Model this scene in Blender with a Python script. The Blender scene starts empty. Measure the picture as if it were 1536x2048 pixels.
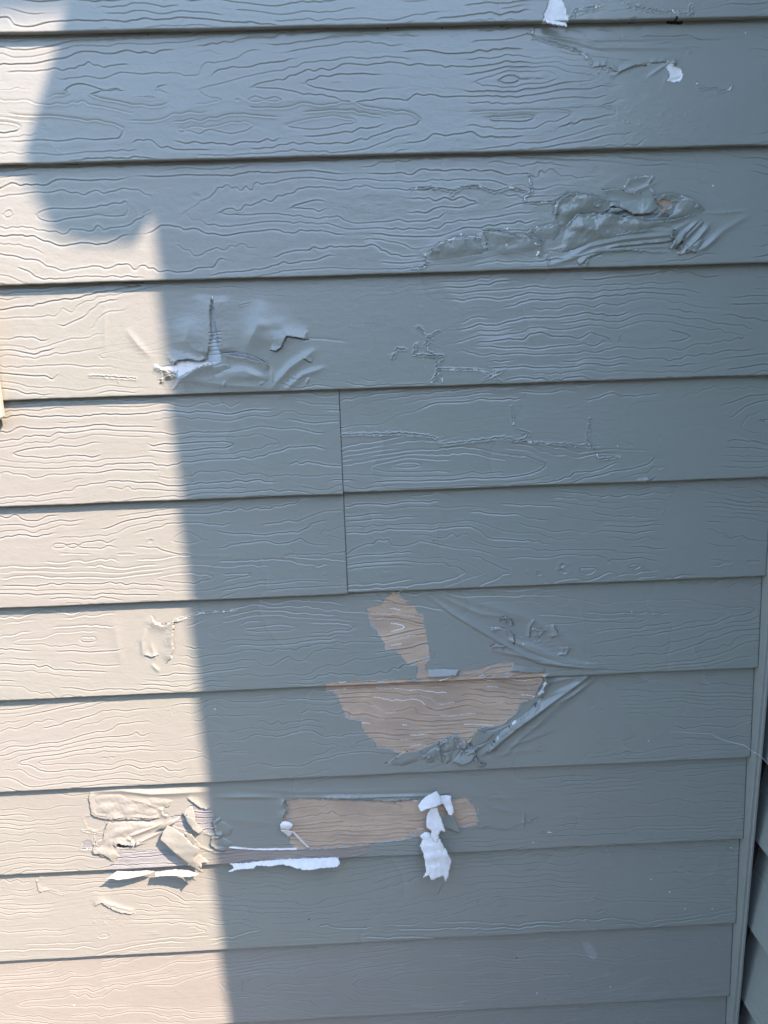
import bpy, math, random
import numpy as np
from mathutils import Vector, Matrix
from mathutils.geometry import delaunay_2d_cdt

# ------------------------------------------------------------------ camera, sky, sun, exposure
SC = bpy.context.scene
COL = SC.collection
FPX, CAM_D, CAM_H = 1528.45, 1.42452, -0.50636
YAW, PITCH, ROLL = 0.026416, 0.228178, -0.031721
def cam_axes():
    f = np.array([math.sin(YAW)*math.cos(PITCH), math.cos(YAW)*math.cos(PITCH), -math.sin(PITCH)])
    r = np.array([math.cos(YAW), -math.sin(YAW), 0.0]); u = np.cross(r, f)
    return r*math.cos(ROLL)+u*math.sin(ROLL), -r*math.sin(ROLL)+u*math.cos(ROLL), f
RX, UX, FX = cam_axes()
cd = bpy.data.cameras.new('camera'); cam = bpy.data.objects.new('camera', cd); COL.objects.link(cam)
cam.matrix_world = Matrix(((RX[0], UX[0], -FX[0], 0), (RX[1], UX[1], -FX[1], -CAM_D), (RX[2], UX[2], -FX[2], CAM_H), (0, 0, 0, 1)))
cd.sensor_fit = 'VERTICAL'; cd.sensor_height = 24; cd.lens = FPX/2048*24
cd.clip_start = 0.02; cd.clip_end = 500
SC.camera = cam

SUN = np.array([1.0, -1.0, 1.5]); SUN = SUN/np.linalg.norm(SUN)
w = bpy.data.worlds.new('World'); SC.world = w; w.use_nodes = True
nt = w.node_tree; bg = nt.nodes['Background']
sky = nt.nodes.new('ShaderNodeTexSky'); sky.sky_type = 'NISHITA'; sky.sun_disc = False
sky.sun_elevation = math.asin(SUN[2]); sky.sun_rotation = math.radians(135)
sky.air_density = 1.0; sky.dust_density = 0.5; sky.ozone_density = 1.3
nt.links.new(sky.outputs[0], bg.inputs[0]); bg.inputs[1].default_value = 0.15
ld = bpy.data.lights.new('sun', 'SUN'); ld.energy = 2.4; ld.angle = math.radians(0.55); ld.color = (1.0, 0.745, 0.63)
sun = bpy.data.objects.new('sun', ld); COL.objects.link(sun)
sun.rotation_euler = Vector(tuple(SUN)).to_track_quat('Z', 'Y').to_euler()
SC.view_settings.view_transform = 'Standard'; SC.view_settings.look = 'None'
SC.view_settings.exposure = 2.58; SC.view_settings.gamma = 1.0

# ------------------------------------------------------------------ helpers
def P(px, py):
    """where the line through that point of the photograph meets the wall plane (x, z)"""
    D = FX*FPX + RX*(px-768) - UX*(py-1024)
    t = CAM_D/D[1]
    return (D[0]*t, CAM_H + D[2]*t)
def PP(pts): return np.array([P(*p) for p in pts])

rng0 = np.random.RandomState(7)
PERM = np.concatenate([rng0.permutation(256)]*3)
ANG = rng0.rand(256)*2*np.pi
GX, GZ = np.cos(ANG).astype(np.float32), np.sin(ANG).astype(np.float32)
def noise(x, z, seed=0):
    x = np.asarray(x, np.float32)+seed*17.31; z = np.asarray(z, np.float32)+seed*9.77
    xi = np.floor(x).astype(np.int32); zi = np.floor(z).astype(np.int32)
    fx = x-xi; fz = z-zi
    u = fx*fx*fx*(fx*(fx*6-15)+10); v = fz*fz*fz*(fz*(fz*6-15)+10)
    def g(a, b):
        h = PERM[PERM[(xi+a) & 255] + ((zi+b) & 255)]
        return GX[h]*(fx-a) + GZ[h]*(fz-b)
    n0 = g(0, 0)*(1-u)+g(1, 0)*u; n1 = g(0, 1)*(1-u)+g(1, 1)*u
    return (n0*(1-v)+n1*v)*1.5
def smooth01(a): a = np.clip(a, 0, 1); return a*a*(3-2*a)

def principled(name, col, rough, bump=None, var=0.06, vscale=6.0, spec=0.5, tint=None, stretch=1.0, objvar=0.0, detail=6):
    m = bpy.data.materials.new(name); m.use_nodes = True
    n = m.node_tree.nodes; l = m.node_tree.links; b = n['Principled BSDF']
    b.inputs['Roughness'].default_value = rough
    b.inputs['Specular IOR Level'].default_value = spec
    tc = n.new('ShaderNodeNewGeometry')
    mp = n.new('ShaderNodeMapping'); mp.inputs['Scale'].default_value = (1.0/stretch, 1, 1)
    l.new(tc.outputs['Position'], mp.inputs['Vector'])
    nz = n.new('ShaderNodeTexNoise'); nz.inputs['Scale'].default_value = vscale; nz.inputs['Detail'].default_value = detail
    nz.inputs['Roughness'].default_value = 0.6
    l.new(mp.outputs[0], nz.inputs['Vector'])
    mr = n.new('ShaderNodeMapRange'); mr.interpolation_type = 'SMOOTHSTEP'; mr.inputs[1].default_value = 0.2; mr.inputs[2].default_value = 0.8
    l.new(nz.outputs['Fac'], mr.inputs[0])
    mx = n.new('ShaderNodeMix'); mx.data_type = 'RGBA'
    c2 = tint if tint else tuple(c*(1-2*var) for c in col)
    mx.inputs[6].default_value = (*col, 1); mx.inputs[7].default_value = (*c2, 1)
    l.new(mr.outputs[0], mx.inputs[0])
    out = mx.outputs[2]
    if objvar:
        oi = n.new('ShaderNodeObjectInfo'); r2 = n.new('ShaderNodeMapRange')
        r2.inputs[3].default_value = 1-objvar; r2.inputs[4].default_value = 1+objvar
        l.new(oi.outputs['Random'], r2.inputs[0])
        hs = n.new('ShaderNodeHueSaturation'); l.new(r2.outputs[0], hs.inputs['Value']); l.new(out, hs.inputs['Color']); out = hs.outputs[0]
    l.new(out, b.inputs['Base Color'])
    if bump:
        prev = None
        for sc, dist in bump:
            t = n.new('ShaderNodeTexNoise'); t.inputs['Scale'].default_value = sc; t.inputs['Detail'].default_value = 3
            l.new(mp.outputs[0], t.inputs['Vector'])
            bp = n.new('ShaderNodeBump'); bp.inputs['Distance'].default_value = dist; bp.inputs['Strength'].default_value = 1
            l.new(t.outputs['Fac'], bp.inputs['Height'])
            if prev: l.new(prev.outputs[0], bp.inputs['Normal'])
            prev = bp
        l.new(prev.outputs[0], b.inputs['Normal'])
        # gloss varies with dirt and handling
        r = n.new('ShaderNodeMapRange'); r.interpolation_type = 'SMOOTHSTEP'; r.inputs[1].default_value = 0.2; r.inputs[2].default_value = 0.8
        r.inputs[3].default_value = rough-0.06; r.inputs[4].default_value = rough+0.08
        l.new(nz.outputs['Fac'], r.inputs[0]); l.new(r.outputs[0], b.inputs['Roughness'])
    return m

PAINT_C = (0.264, 0.277, 0.230)
M_PAINT = principled('greige_paint', PAINT_C, 0.27, [(260, 0.00030), (45, 0.0006)], 0.03, 4.0, 0.55, tint=(0.269, 0.271, 0.232), stretch=1.6, detail=1.5, objvar=0.02)
M_WARM = principled('greige_paint_warm', (0.275, 0.270, 0.229), 0.45, [(260, 0.00025), (45, 0.0006)], 0.03, 5.0, 0.4)
M_TRIM = principled('trim_paint', (0.275, 0.282, 0.24), 0.42, [(300, 0.0002)], 0.05, 12.0)
M_BARE = principled('bare_fibreboard', (0.56, 0.41, 0.28), 0.8, [(700, 0.00035), (150, 0.0004)], 0.1, 26.0, 0.2, tint=(0.39, 0.285, 0.205), stretch=2.5)
M_PRIMER = principled('white_primer', (0.86, 0.815, 0.75), 0.55, [(300, 0.0003), (80, 0.0012)], 0.04, 70.0, 0.4, tint=(0.70, 0.67, 0.62))  # primer white, brightened in colour so the shaded flakes read white
M_GREYP = principled('weathered_primer', (0.265, 0.275, 0.26), 0.6, [(500, 0.0006)], 0.1, 60.0, 0.4, tint=(0.19, 0.195, 0.19), stretch=3)
M_SCUFF = principled('scuffed_paint', (0.36, 0.33, 0.31), 0.6)
M_STAIN = principled('stained_fibreboard', (0.33, 0.285, 0.235), 0.8, [(500, 0.0004)], 0.12, 30.0, 0.2, stretch=4)
M_BACK_SUN = principled('paint_back_sunlit', (0.44, 0.41, 0.34), 0.6, [(400, 0.0002)], 0.08, 40.0, 0.3)
M_SKIM = principled('thin_primer_skim', (0.40, 0.385, 0.335), 0.7, [(500, 0.0004)], 0.1, 60.0, 0.3, tint=(0.30, 0.31, 0.29))
M_UNDER = principled('blue_grey_undercoat', (0.46, 0.50, 0.49), 0.45, [(500, 0.0003)], 0.1, 80.0, 0.5, tint=(0.32, 0.36, 0.36))
M_BACK = principled('paint_back', (0.78, 0.78, 0.77), 0.6, [(400, 0.0002)], 0.05, 40.0, 0.3)
M_DARK = principled('dark_gap', (0.035, 0.03, 0.028), 0.9)
M_CREAM = principled('cream_trim', (0.46, 0.42, 0.33), 0.5, [(200, 0.0003)], 0.05, 10.0)
M_ROOF = principled('roof_shingle', (0.09, 0.085, 0.08), 0.9, [(60, 0.003)], 0.2, 30.0)
M_GROUND = principled('weathered_deck', (0.085, 0.083, 0.078), 0.8, [(60, 0.003)], 0.15, 3.0)
M_SILK = principled('spider_silk', (0.62, 0.62, 0.60), 0.4)

def tag(o, label=None, cat=None, group=None, kind=None):
    if label: o['label'] = label
    if cat: o['category'] = cat
    if group: o['group'] = group
    if kind: o['kind'] = kind
    return o
def empty(name, loc=(0, 0, 0)):
    o = bpy.data.objects.new(name, None); COL.objects.link(o); o.location = loc; o.empty_display_size = 0.1
    return o
def raw_mesh(name, verts, quads, mats, midx=None, parent=None, smooth=True):
    me = bpy.data.meshes.new(name)
    nv, nf = len(verts), len(quads); k = quads.shape[1]
    me.vertices.add(nv); me.vertices.foreach_set('co', np.ascontiguousarray(verts, np.float32).ravel())
    me.loops.add(nf*k); me.loops.foreach_set('vertex_index', np.ascontiguousarray(quads, np.int32).ravel())
    me.polygons.add(nf); me.polygons.foreach_set('loop_start', np.arange(0, nf*k, k, dtype=np.int32))
    if midx is not None: me.polygons.foreach_set('material_index', midx.astype(np.int32))
    me.polygons.foreach_set('use_smooth', np.full(nf, smooth, dtype=bool))
    for m in mats: me.materials.append(m)
    me.update(calc_edges=True)
    o = bpy.data.objects.new(name, me); COL.objects.link(o); o.parent = parent
    return o
def py_mesh(name, verts, faces, mats, parent=None, bevel=0, smooth=False):
    me = bpy.data.meshes.new(name); me.from_pydata([tuple(v) for v in verts], [], faces)
    for m in mats: me.materials.append(m)
    me.update()
    o = bpy.data.objects.new(name, me); COL.objects.link(o); o.parent = parent
    if smooth:
        for p in me.polygons: p.use_smooth = True
    if bevel:
        b = o.modifiers.new('bevel', 'BEVEL'); b.width = bevel; b.segments = 3; b.limit_method = 'ANGLE'
    return o
def box(name, a, b, mat, parent=None, bevel=0):
    x0, y0, z0 = a; x1, y1, z1 = b
    v = [(x0, y0, z0), (x1, y0, z0), (x1, y1, z0), (x0, y1, z0), (x0, y0, z1), (x1, y0, z1), (x1, y1, z1), (x0, y1, z1)]
    f = [(0, 3, 2, 1), (4, 5, 6, 7), (0, 1, 5, 4), (1, 2, 6, 5), (2, 3, 7, 6), (3, 0, 4, 7)]
    return py_mesh(name, v, f, [mat], parent, bevel)
def prism(name, poly, y0, y1, mat, parent=None, bevel=0):
    """polygon in x,z (counter-clockwise seen from -y) with thickness y0..y1"""
    n = len(poly)
    v = [(x, y0, z) for x, z in poly] + [(x, y1, z) for x, z in poly]
    f = [tuple(range(n)), tuple(range(2*n-1, n-1, -1))] + [(i, i+n, (i+1) % n + n, (i+1) % n) for i in range(n)]
    return py_mesh(name, v, f, [mat], parent, bevel)

# ------------------------------------------------------------------ the surface relief of the boards
SPACING = 0.0132
CENT = {}
for r_, c_ in {0: [(0.10, 0, 9.)], 1: [(0.055, -0.45, .42), (0.115, 0.15, .12)], 2: [(0.115, -0.2, .35)], 3: [(-0.15, 0, 9.), (0.075, 0.45, .10)],
               4: [(0.045, 0.05, .18), (0.11, 0.72, .08)], 5: [(0.03, 0.05, .15), (-0.2, 0, 9.)], 6: [(0.12, -0.3, .08), (0.30, 0, 9.)],
               7: [(-0.25, 0, 9.), (0.06, -0.25, .08)], 8: [(0.30, 0, 9.)], 9: [(0.05, -0.75, .15), (0.045, 0.42, .16), (-0.3, 0, 9.)], 10: [(-0.2, 0, 9.), (0.08, 0.2, .1)], 11: [(0.3, 0, 9.)]}.items():
    CENT[r_*13+3] = c_
CENT[4*13+200] = [(0.10, -0.35, .35)]; CENT[5*13+200] = [(0.045, -0.5, .3), (0.12, -0.1, .1)]
BEL = [None]
def grain(X, Z, seed):
    """embossed cedar grain: thin steps along the contour lines of a stretched field, cathedral loops included"""
    zc = CENT.get(seed, [0.03+0.9*((seed*0.37) % 0.19)])
    D = None
    for c_, x0_, w_ in zc if isinstance(zc[0], tuple) else [(zc[0], 0.0, 9.0)]:
        e_ = np.sqrt((Z-c_-0.010*noise(X/0.33, X*0+c_*50, seed+30))**2+0.0035**2) + 0.10*np.clip(np.abs(X-x0_)-w_, 0, 9)
        D = e_ if D is None else np.minimum(D, e_)
        BEL[0] = (Z < c_+0.010*noise(X/0.33, X*0+c_*50, seed+30))
    sx = 0.034*noise(X/0.27, X*0+0.3, seed+31)+0.008*noise(X/0.10, X*0+0.3, seed+32)
    f = (D + sx*np.exp(-D/0.034))/SPACING + 1.3*noise(X/0.40, Z/0.08, seed) + 0.7*noise(X/0.17, Z/0.05, seed+5)
    f = f + (0.28+0.55*smooth01(noise(X/0.15, Z/0.05, seed+8)+0.3))*noise(X/0.055, Z/0.040, seed+9) + 0.3*smooth01(noise(X/0.11, Z/0.03, seed+7)+0.5)*noise(X/0.016, Z/0.03, seed+11)
    idx = np.floor(f); r = f-idx
    below = BEL[0]
    gate = noise(X/0.16, idx*3.7+0.5, seed+21)
    gate2 = noise(X/0.16, (idx+1)*3.7+0.5, seed+21)
    amp = (0.55+0.45*np.sin(idx*2.4+1+seed))*(1)*0.6+0.4
    amp2 = (0.55+0.45*np.sin((idx+1)*2.4+1+seed))*0.6+0.4
    amp = amp*(0.08+0.92*smooth01((gate+0.25)/0.10))
    amp2 = amp2*(0.08+0.92*smooth01((gate2+0.25)/0.10))
    dz_ = Z[1, 0]-Z[0, 0]
    gz = np.sqrt((np.gradient(f, axis=0)/dz_)**2+(np.gradient(f, axis=1)/np.gradient(X, axis=1))**2)*SPACING   # ~1 where lines are evenly spaced
    d = 0.080*np.clip(gz, 0.25, 2.6)                            # keeps the step about 1.2 mm wide
    rr_ = r; r = np.where(below, 1-r, r); amp, amp2 = np.where(below, amp2, amp), np.where(below, amp, amp2)
    h = -0.65*amp*(1-smooth01(r/d)) - 0.65*amp2*np.exp(-((1-r)/(1.9*d))**2) + 0.3*amp*np.exp(-((r-1.6*d)/(1.6*d))**2)
    return (h*0.0017).astype(np.float32), r, d, idx

FEATS = []
def bbox(pts, m): return pts[:, 0].min()-m, pts[:, 0].max()+m, pts[:, 1].min()-m, pts[:, 1].max()+m
def seg_dist(X, Z, pts):
    best = np.full(X.shape, 1e9, np.float32); sgn = np.zeros(X.shape, np.float32); tt = np.zeros(X.shape, np.float32)
    L = np.r_[0, np.cumsum(np.linalg.norm(np.diff(pts, axis=0), axis=1))]
    for i in range(len(pts)-1):
        a, b = pts[i], pts[i+1]; ab = b-a; l2 = max(ab@ab, 1e-12)
        t = np.clip(((X-a[0])*ab[0]+(Z-a[1])*ab[1])/l2, 0, 1)
        dx = X-(a[0]+t*ab[0]); dz = Z-(a[1]+t*ab[1]); d = np.sqrt(dx*dx+dz*dz)
        s = np.sign(ab[0]*dz-ab[1]*dx)
        k = d < best
        best = np.where(k, d, best); sgn = np.where(k, s, sgn); tt = np.where(k, (L[i]+t*math.sqrt(l2))/L[-1], tt)
    return best, sgn, tt
def jitter(X, Z, a, s, seed):
    return X + a*noise(X/s, Z/s, seed)+0.6*a*noise(X/s*2.3, Z/s*2.3, seed+2)+0.35*a*noise(X/s*6, Z/s*6, seed+4), Z + a*noise(X/s, Z/s, seed+1)+0.6*a*noise(X/s*2.3, Z/s*2.3, seed+3)+0.35*a*noise(X/s*6, Z/s*6, seed+5)
def inside(X, Z, poly):
    r = np.zeros(X.shape, bool); n = len(poly)
    for i in range(n):
        x1, z1 = poly[i]; x2, z2 = poly[(i+1) % n]
        if z1 == z2: continue
        c = ((z1 > Z) != (z2 > Z)) & (X < (x2-x1)*(Z-z1)/(z2-z1)+x1)
        r ^= c
    return r
SEED = [100]
def nseed(): SEED[0] += 7; return SEED[0]

def smooth_area(cx, cy, rx, ry, k=0.9, ang=0):
    """paint or filler hides the grain here; pixel units for centre and radii"""
    c = np.array(P(cx, cy)); ex = np.array(P(cx+rx, cy))[0]-c[0]; ez = abs(np.array(P(cx, cy+ry))[1]-c[1]); sd = nseed()
    def f(S, X, Z):
        xx, zz = jitter(X, Z, 0.012, 0.05, sd)
        u = ((xx-c[0])/ex)**2+((zz-c[1])/ez)**2
        S['A'] *= 1-k*smooth01((1.35-u)/0.6)
    FEATS.append(((c[0]-ex*1.6-.02, c[0]+ex*1.6+.02, c[1]-ez*1.6-.02, c[1]+ez*1.6+.02), f))
def ridge(pts, wd, h, taper=True, jit=0.0):
    """soft fold or wrinkle: width and height in mm"""
    q = PP(pts); wd /= 1000; h *= 1.6/1000; sd = nseed()
    def f(S, X, Z):
        xx, zz = jitter(X, Z, jit/1000, 0.008, sd) if jit else (X, Z)
        d, s, t = seg_dist(xx, zz, q)
        k = np.sin(np.pi*np.clip(t*0.96+0.02, 0, 1))**0.6 if taper else 1
        S['H'] += h*k*(0.6*np.exp(-(d/wd)**2)+0.4*np.exp(-1.6*d/wd))
    FEATS.append((bbox(q, wd*3), f))
def lift(pts, h, L, side=1, jit=1.5, white=0.0, dark=0.0, ends=True):
    """an edge of loose paint standing up h mm along the line, sinking back over L mm on one side"""
    q = PP(pts); h *= 1.9/1000; L /= 1000; sd = nseed()
    def f(S, X, Z):
        xx, zz = jitter(X, Z, jit/1000, 0.007, sd)
        d, s, t = seg_dist(xx, zz, q)
        k = (smooth01(t*8)*smooth01((1-t)*8)) if ends else 1
        near = smooth01(1-(d/L)/2.2)
        S['H'] += np.where(s*side > 0, h*k*np.exp(-(d/L)**1.3)*near, -0.2*h*k*np.exp(-(d/0.0025)**2))
        if white:
            g = noise(X/0.018, Z/0.018, sd+4) > (0.52-white)
            S['M'][(s*side <= 0) & (d < 0.0012) & g & (t > 0.01) & (t < .99)] = 1
        if dark:
            g = noise(X/0.02, Z/0.02, sd+5) > (0.4-dark)
            S['M'][(s*side <= 0) & (d < 0.0010) & g & (t > 0.01) & (t < .99)] = 3
    FEATS.append((bbox(q, max(L*2.6, .012)), f))
def crackle(pts, h=0.5, jit=3.0, white=0.2, wd=1.4):
    q = PP(pts); sd = nseed(); h *= 1.7
    def f(S, X, Z):
        xx, zz = jitter(X, Z, jit/1000, 0.006, sd)
        d, s, t = seg_dist(xx, zz, q)
        S['H'] += (h/1000)*np.exp(-((d-0.0018)/(wd/1000))**2) - (h*1.2/1000)*np.exp(-(d/0.0009)**2)
        if white:
            g = noise(X/0.016, Z/0.016, sd+4) > (0.62-white)
            S['M'][(d < 0.0008) & g] = 1
    FEATS.append((bbox(q, 0.02), f))
def patch(pts, mat, depth=0.6, jit=2.0, jscale=0.009, bare=False, lip=0.5, name=None, streak=0.0):
    """an area where the coat is gone: mat 0 paint 1 primer 2 grey primer 3 dark 4 bare board"""
    q = PP(pts); sd = nseed(); qc = np.vstack([q, q[:1]])
    def f(S, X, Z):
        xx, zz = jitter(X, Z, jit/1000, jscale, sd)
        ins = inside(xx, zz, q)
        d, s, t = seg_dist(xx, zz, qc)
        dd = np.where(ins, d, -d)
        S['H'] += -(depth/1000)*smooth01((dd+0.0004)/0.0012) + np.where(ins, 0, (lip/1000)*np.exp(-d/0.003))
        S['M'][ins] = mat
        if bare:
            S['A'][ins] = 2.7; S['B'][ins] = True
            nn = noise(X/0.016, Z/0.009, sd+6)+0.5*noise(X/0.006, Z/0.005, sd+7)
            S['M'][ins & (nn > 0.10+dd/0.018) & (mat == 4)] = 7
            S['M'][ins & (nn > 0.78) & (mat == 4)] = 7
            if streak:
                r, dl = S['R'], S['D']      # white primer is left sitting in the grain grooves
                m = ins & (r > 1-1.6*dl) & (r < 1-0.15*dl) & (noise(X/0.09, S['F']*2.3+.4, sd+8) > (0.50-streak))
                S['M'][m] = 1
    FEATS.append((bbox(q, 0.02), f))
def specks(pts, r=1.5, mat=1, h=0.3):
    q = PP(pts)
    for c in q:
        def f(S, X, Z, c=c):
            d = np.hypot(X-c[0], Z-c[1]); S['H'] += (h/1000)*np.exp(-(d/(r/1000))**2); S['M'][d < r/1000*0.8] = mat
        FEATS.append(((c[0]-.006, c[0]+.006, c[1]-.006, c[1]+.006), f))
def rough_area(cx, cy, rx, ry, h=0.5, sc=7):
    """small crazed crumbs of paint"""
    c = np.array(P(cx, cy)); ex = P(cx+rx, cy)[0]-c[0]; ez = abs(P(cx, cy+ry)[1]-c[1]); sd = nseed()
    def f(S, X, Z):
        u = ((X-c[0])/ex)**2+((Z-c[1])/ez)**2
        n = noise(X/(sc/1000*1.5), Z/(sc/1000*.8), sd); n2 = noise(X/(sc/2000), Z/(sc/2000), sd+1); n3 = noise(X/(sc/300), Z/(sc/450), sd+2)
        S['H'] += (h/1000)*smooth01((1.2-u)/0.6)*(smooth01((n-0.22)/0.08)*(0.5+n2)*smooth01((n3+0.05)/0.2)+0.15*n2)
    FEATS.append(((c[0]-ex*1.2, c[0]+ex*1.2, c[1]-ez*1.2, c[1]+ez*1.2), f))
def billow(cx, cy, rx, ry, h):
    """paint ballooning away from the board"""
    c = np.array(P(cx, cy)); ex = P(cx+rx, cy)[0]-c[0]; ez = abs(P(cx, cy+ry)[1]-c[1]); sd = nseed()
    def f(S, X, Z):
        u = ((X-c[0])/ex)**2+((Z-c[1])/ez)**2
        n = noise(X/0.03, Z/0.018, sd)
        S['H'] += (h/1000)*np.exp(-u*1.5)*(1+0.25*n)
    FEATS.append(((c[0]-ex*1.8, c[0]+ex*1.8, c[1]-ez*1.8, c[1]+ez*1.8), f))

# ------------------------------------------------------------------ damage, board by board (outlines read off the photograph on the wall plane)
BARE_SPLIT = {}
# row 0 (top)
smooth_area(1300, 10, 160, 40, .8)
patch([(1098, -8), (1120, -8), (1128, 14), (1134, 30), (1136, 46), (1112, 45), (1088, 40), (1086, 28), (1095, 18)], 1, .7, 2.5)
crackle([(1136, 50), (1150, 20), (1200, 12)], .5); crackle([(1250, 8), (1300, 20), (1390, 30)], .4); crackle([(1380, 26), (1385, 5)], .5)
patch([(1257, 36), (1272, 34), (1276, 39), (1262, 41)], 2, .8, .5); patch([(1338, 35), (1372, 34), (1370, 42), (1340, 41)], 3, 1.5, .8)
specks([(290, 64), (775, 51), (885, 50), (1006, 47)], 1.8, 3)
# row 1
smooth_area(1400, 190, 170, 105, .97); smooth_area(1200, 110, 130, 60, .75); smooth_area(1290, 250, 90, 45, .7)
crackle([(1067, 50), (1068, 68), (1095, 76), (1150, 92)], .5, 2, .35); crackle([(1150, 92), (1172, 105), (1185, 122)], .5, 2, .3)
ridge([(1080, 60), (1200, 90), (1400, 92)], 4, .8); ridge([(1085, 66), (1160, 76), (1500, 66)], 3, .6)
lift([(1180, 132), (1215, 128), (1240, 142), (1270, 130), (1310, 122), (1350, 118)], .9, 7, 1, 2, .1)
ridge([(1225, 150), (1262, 130), (1300, 120)], 3, 1.3); ridge([(1300, 150), (1330, 130), (1350, 118)], 3, .9)
rough_area(1230, 132, 60, 18, .8, 5); rough_area(1380, 90, 26, 14, .7, 5); rough_area(1180, 160, 50, 22, .4, 5)
rough_area(1290, 235, 110, 45, .3, 6); rough_area(1420, 250, 60, 18, .3, 7)
patch([(1345, 120), (1353, 121), (1351, 129), (1364, 134), (1369, 146), (1363, 160), (1346, 161), (1336, 159), (1341, 150), (1341, 140), (1334, 131)], 1, .6, 1.2, .006, lip=.7)
ridge([(1345, 158), (1368, 152)], 2.5, -.8)
crackle([(1396, 160), (1402, 175), (1435, 174), (1440, 180), (1462, 178), (1466, 168)], .4, 1.5, .1)
specks([(1396, 165), (1497, 60)], 1.5, 1)
# row 2: long blistered and torn area
smooth_area(1260, 440, 200, 90, .95); smooth_area(1480, 430, 60, 110, .9); smooth_area(960, 505, 130, 45, .6); smooth_area(1250, 350, 230, 28, .7)
crackle([(824, 375), (860, 372), (915, 380), (925, 372), (958, 370), (990, 382), (1025, 373), (1060, 384)], .6, 2, .25)
crackle([(1060, 350), (1066, 384), (1050, 392), (1050, 404), (1085, 403), (1108, 402)], .7, 1.5, .4)
crackle([(900, 392), (915, 375)], .4, 2, .1)
lift([(855, 510), (880, 488), (905, 478), (922, 474), (950, 474), (962, 476)], 3.4, 13, -1, 2.5, .35)
lift([(962, 460), (1000, 462), (1022, 470), (1050, 468), (1068, 480), (1092, 484)], 2.8, 12, -1, 1.5, .12, .3)
lift([(975, 500), (972, 480), (965, 462)], 2.0, 8, 1, 1, .1)
lift([(1058, 470), (1062, 458), (1090, 452), (1115, 448), (1130, 440)], 2.2, 10, -1, 2, .1)
lift([(1075, 490), (1078, 500), (1074, 512)], 1.2, 9, 1, 1, .5)
crackle([(850, 512), (855, 530), (835, 540), (820, 542)], .7, 3, .2); crackle([(1094, 515), (1098, 538)], .5, 1, .4)
specks([(922, 469), (1015, 458), (1008, 486), (1012, 490), (1070, 488), (1076, 505), (850, 510)], 2.2, 1, .5)
billow(910, 500, 55, 20, 3.0); billow(1020, 492, 50, 18, 2.6)
# the big blister
lift([(1112, 440), (1111, 420), (1118, 400), (1140, 385), (1180, 390), (1216, 398)], 4.2, 14, -1, 2.2, .22)
lift([(1125, 460), (1155, 428), (1190, 428), (1215, 424), (1245, 433), (1262, 430)], 3.6, 17, -1, 1.2, .15, .35)
lift([(1218, 412), (1232, 412), (1252, 420), (1270, 428), (1305, 425)], 3.0, 9, 1, 1.5, .2, .4)
lift([(1305, 440), (1330, 420), (1312, 392), (1345, 386), (1385, 397), (1402, 412), (1412, 422)], 3.4, 12, -1, 2, .2)
lift([(1258, 446), (1290, 445), (1345, 440), (1400, 424)], 2.6, 8, -1, 1.2, .1)
patch([(1318, 402), (1327, 397), (1340, 399), (1347, 407), (1343, 417), (1328, 421), (1316, 417)], 4, .9, 1.2, .006, True, 1.0)
patch([(1212, 424), (1221, 417), (1240, 417), (1254, 426), (1238, 433), (1216, 432)], 2, .8, 1.2, .006, lip=1)
patch([(1292, 427), (1340, 426), (1338, 436), (1290, 437)], 2, .6, 1.2, .006, lip=1)
ridge([(1130, 520), (1180, 492), (1250, 478), (1340, 470), (1390, 466)], 5, 3.2); ridge([(1100, 530), (1200, 500), (1345, 492)], 4, 2.2)
ridge([(1180, 450), (1260, 462), (1345, 462), (1400, 435)], 6, 2.2); ridge([(1150, 405), (1200, 410), (1215, 425)], 8, 2.0)
ridge([(1400, 440), (1375, 462), (1356, 478)], 4, 3.5); ridge([(1420, 450), (1395, 478), (1372, 500)], 5, 3.6); ridge([(1440, 470), (1410, 495), (1385, 505)], 5, 1.8)
lift([(1352, 455), (1343, 470), (1352, 484), (1338, 498)], 3.0, 8, 1, 1.5, .1, .4); lift([(1392, 505), (1374, 500), (1366, 508), (1356, 512)], 2.4, 9, -1, 2, .1, .3)
lift([(1370, 470), (1362, 490), (1352, 500)], 2.6, 6, 1, 1.5, 0, .4)
rough_area(1365, 490, 30, 25, 1.0, 8)
lift([(1255, 370), (1262, 355), (1300, 350), (1310, 362)], 1.2, 9, -1, 1, .15); ridge([(1300, 366), (1312, 350)], 2.5, 1.4); ridge([(1255, 385), (1280, 378), (1320, 362)], 4, 1.0)
lift([(1205, 380), (1230, 376), (1270, 384), (1278, 378), (1290, 388)], 1.3, 8, -1, 1.5, 0, .2)
ridge([(1410, 425), (1440, 426), (1500, 420)], 3, .8); ridge([(1400, 500), (1450, 460), (1500, 430)], 7, 1.4)
specks([(1252, 371), (1430, 370)], 1.6, 1)
ridge([(1170, 535), (1178, 510)], 3, 1.6); rough_area(1180, 515, 30, 18, .6, 6)
for q in ([(1150, 400), (1170, 415), (1205, 412)], [(1160, 440), (1220, 448), (1300, 452)], [(1150, 470), (1230, 470), (1330, 455)], [(1110, 500), (1180, 480), (1240, 470)],
          [(1320, 430), (1360, 425), (1400, 415)], [(1180, 505), (1260, 500), (1340, 505)], [(1345, 400), (1380, 405), (1400, 420)], [(1125, 430), (1145, 420), (1160, 400)]):
    ridge(q, 2.6, 1.5, True, 2)
for q in ([(830, 372), (890, 376)], [(920, 372), (950, 368), (970, 378)], [(1010, 380), (1030, 372), (1055, 382)]): ridge(q, 1.3, 1.2, True, 3)
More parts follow.
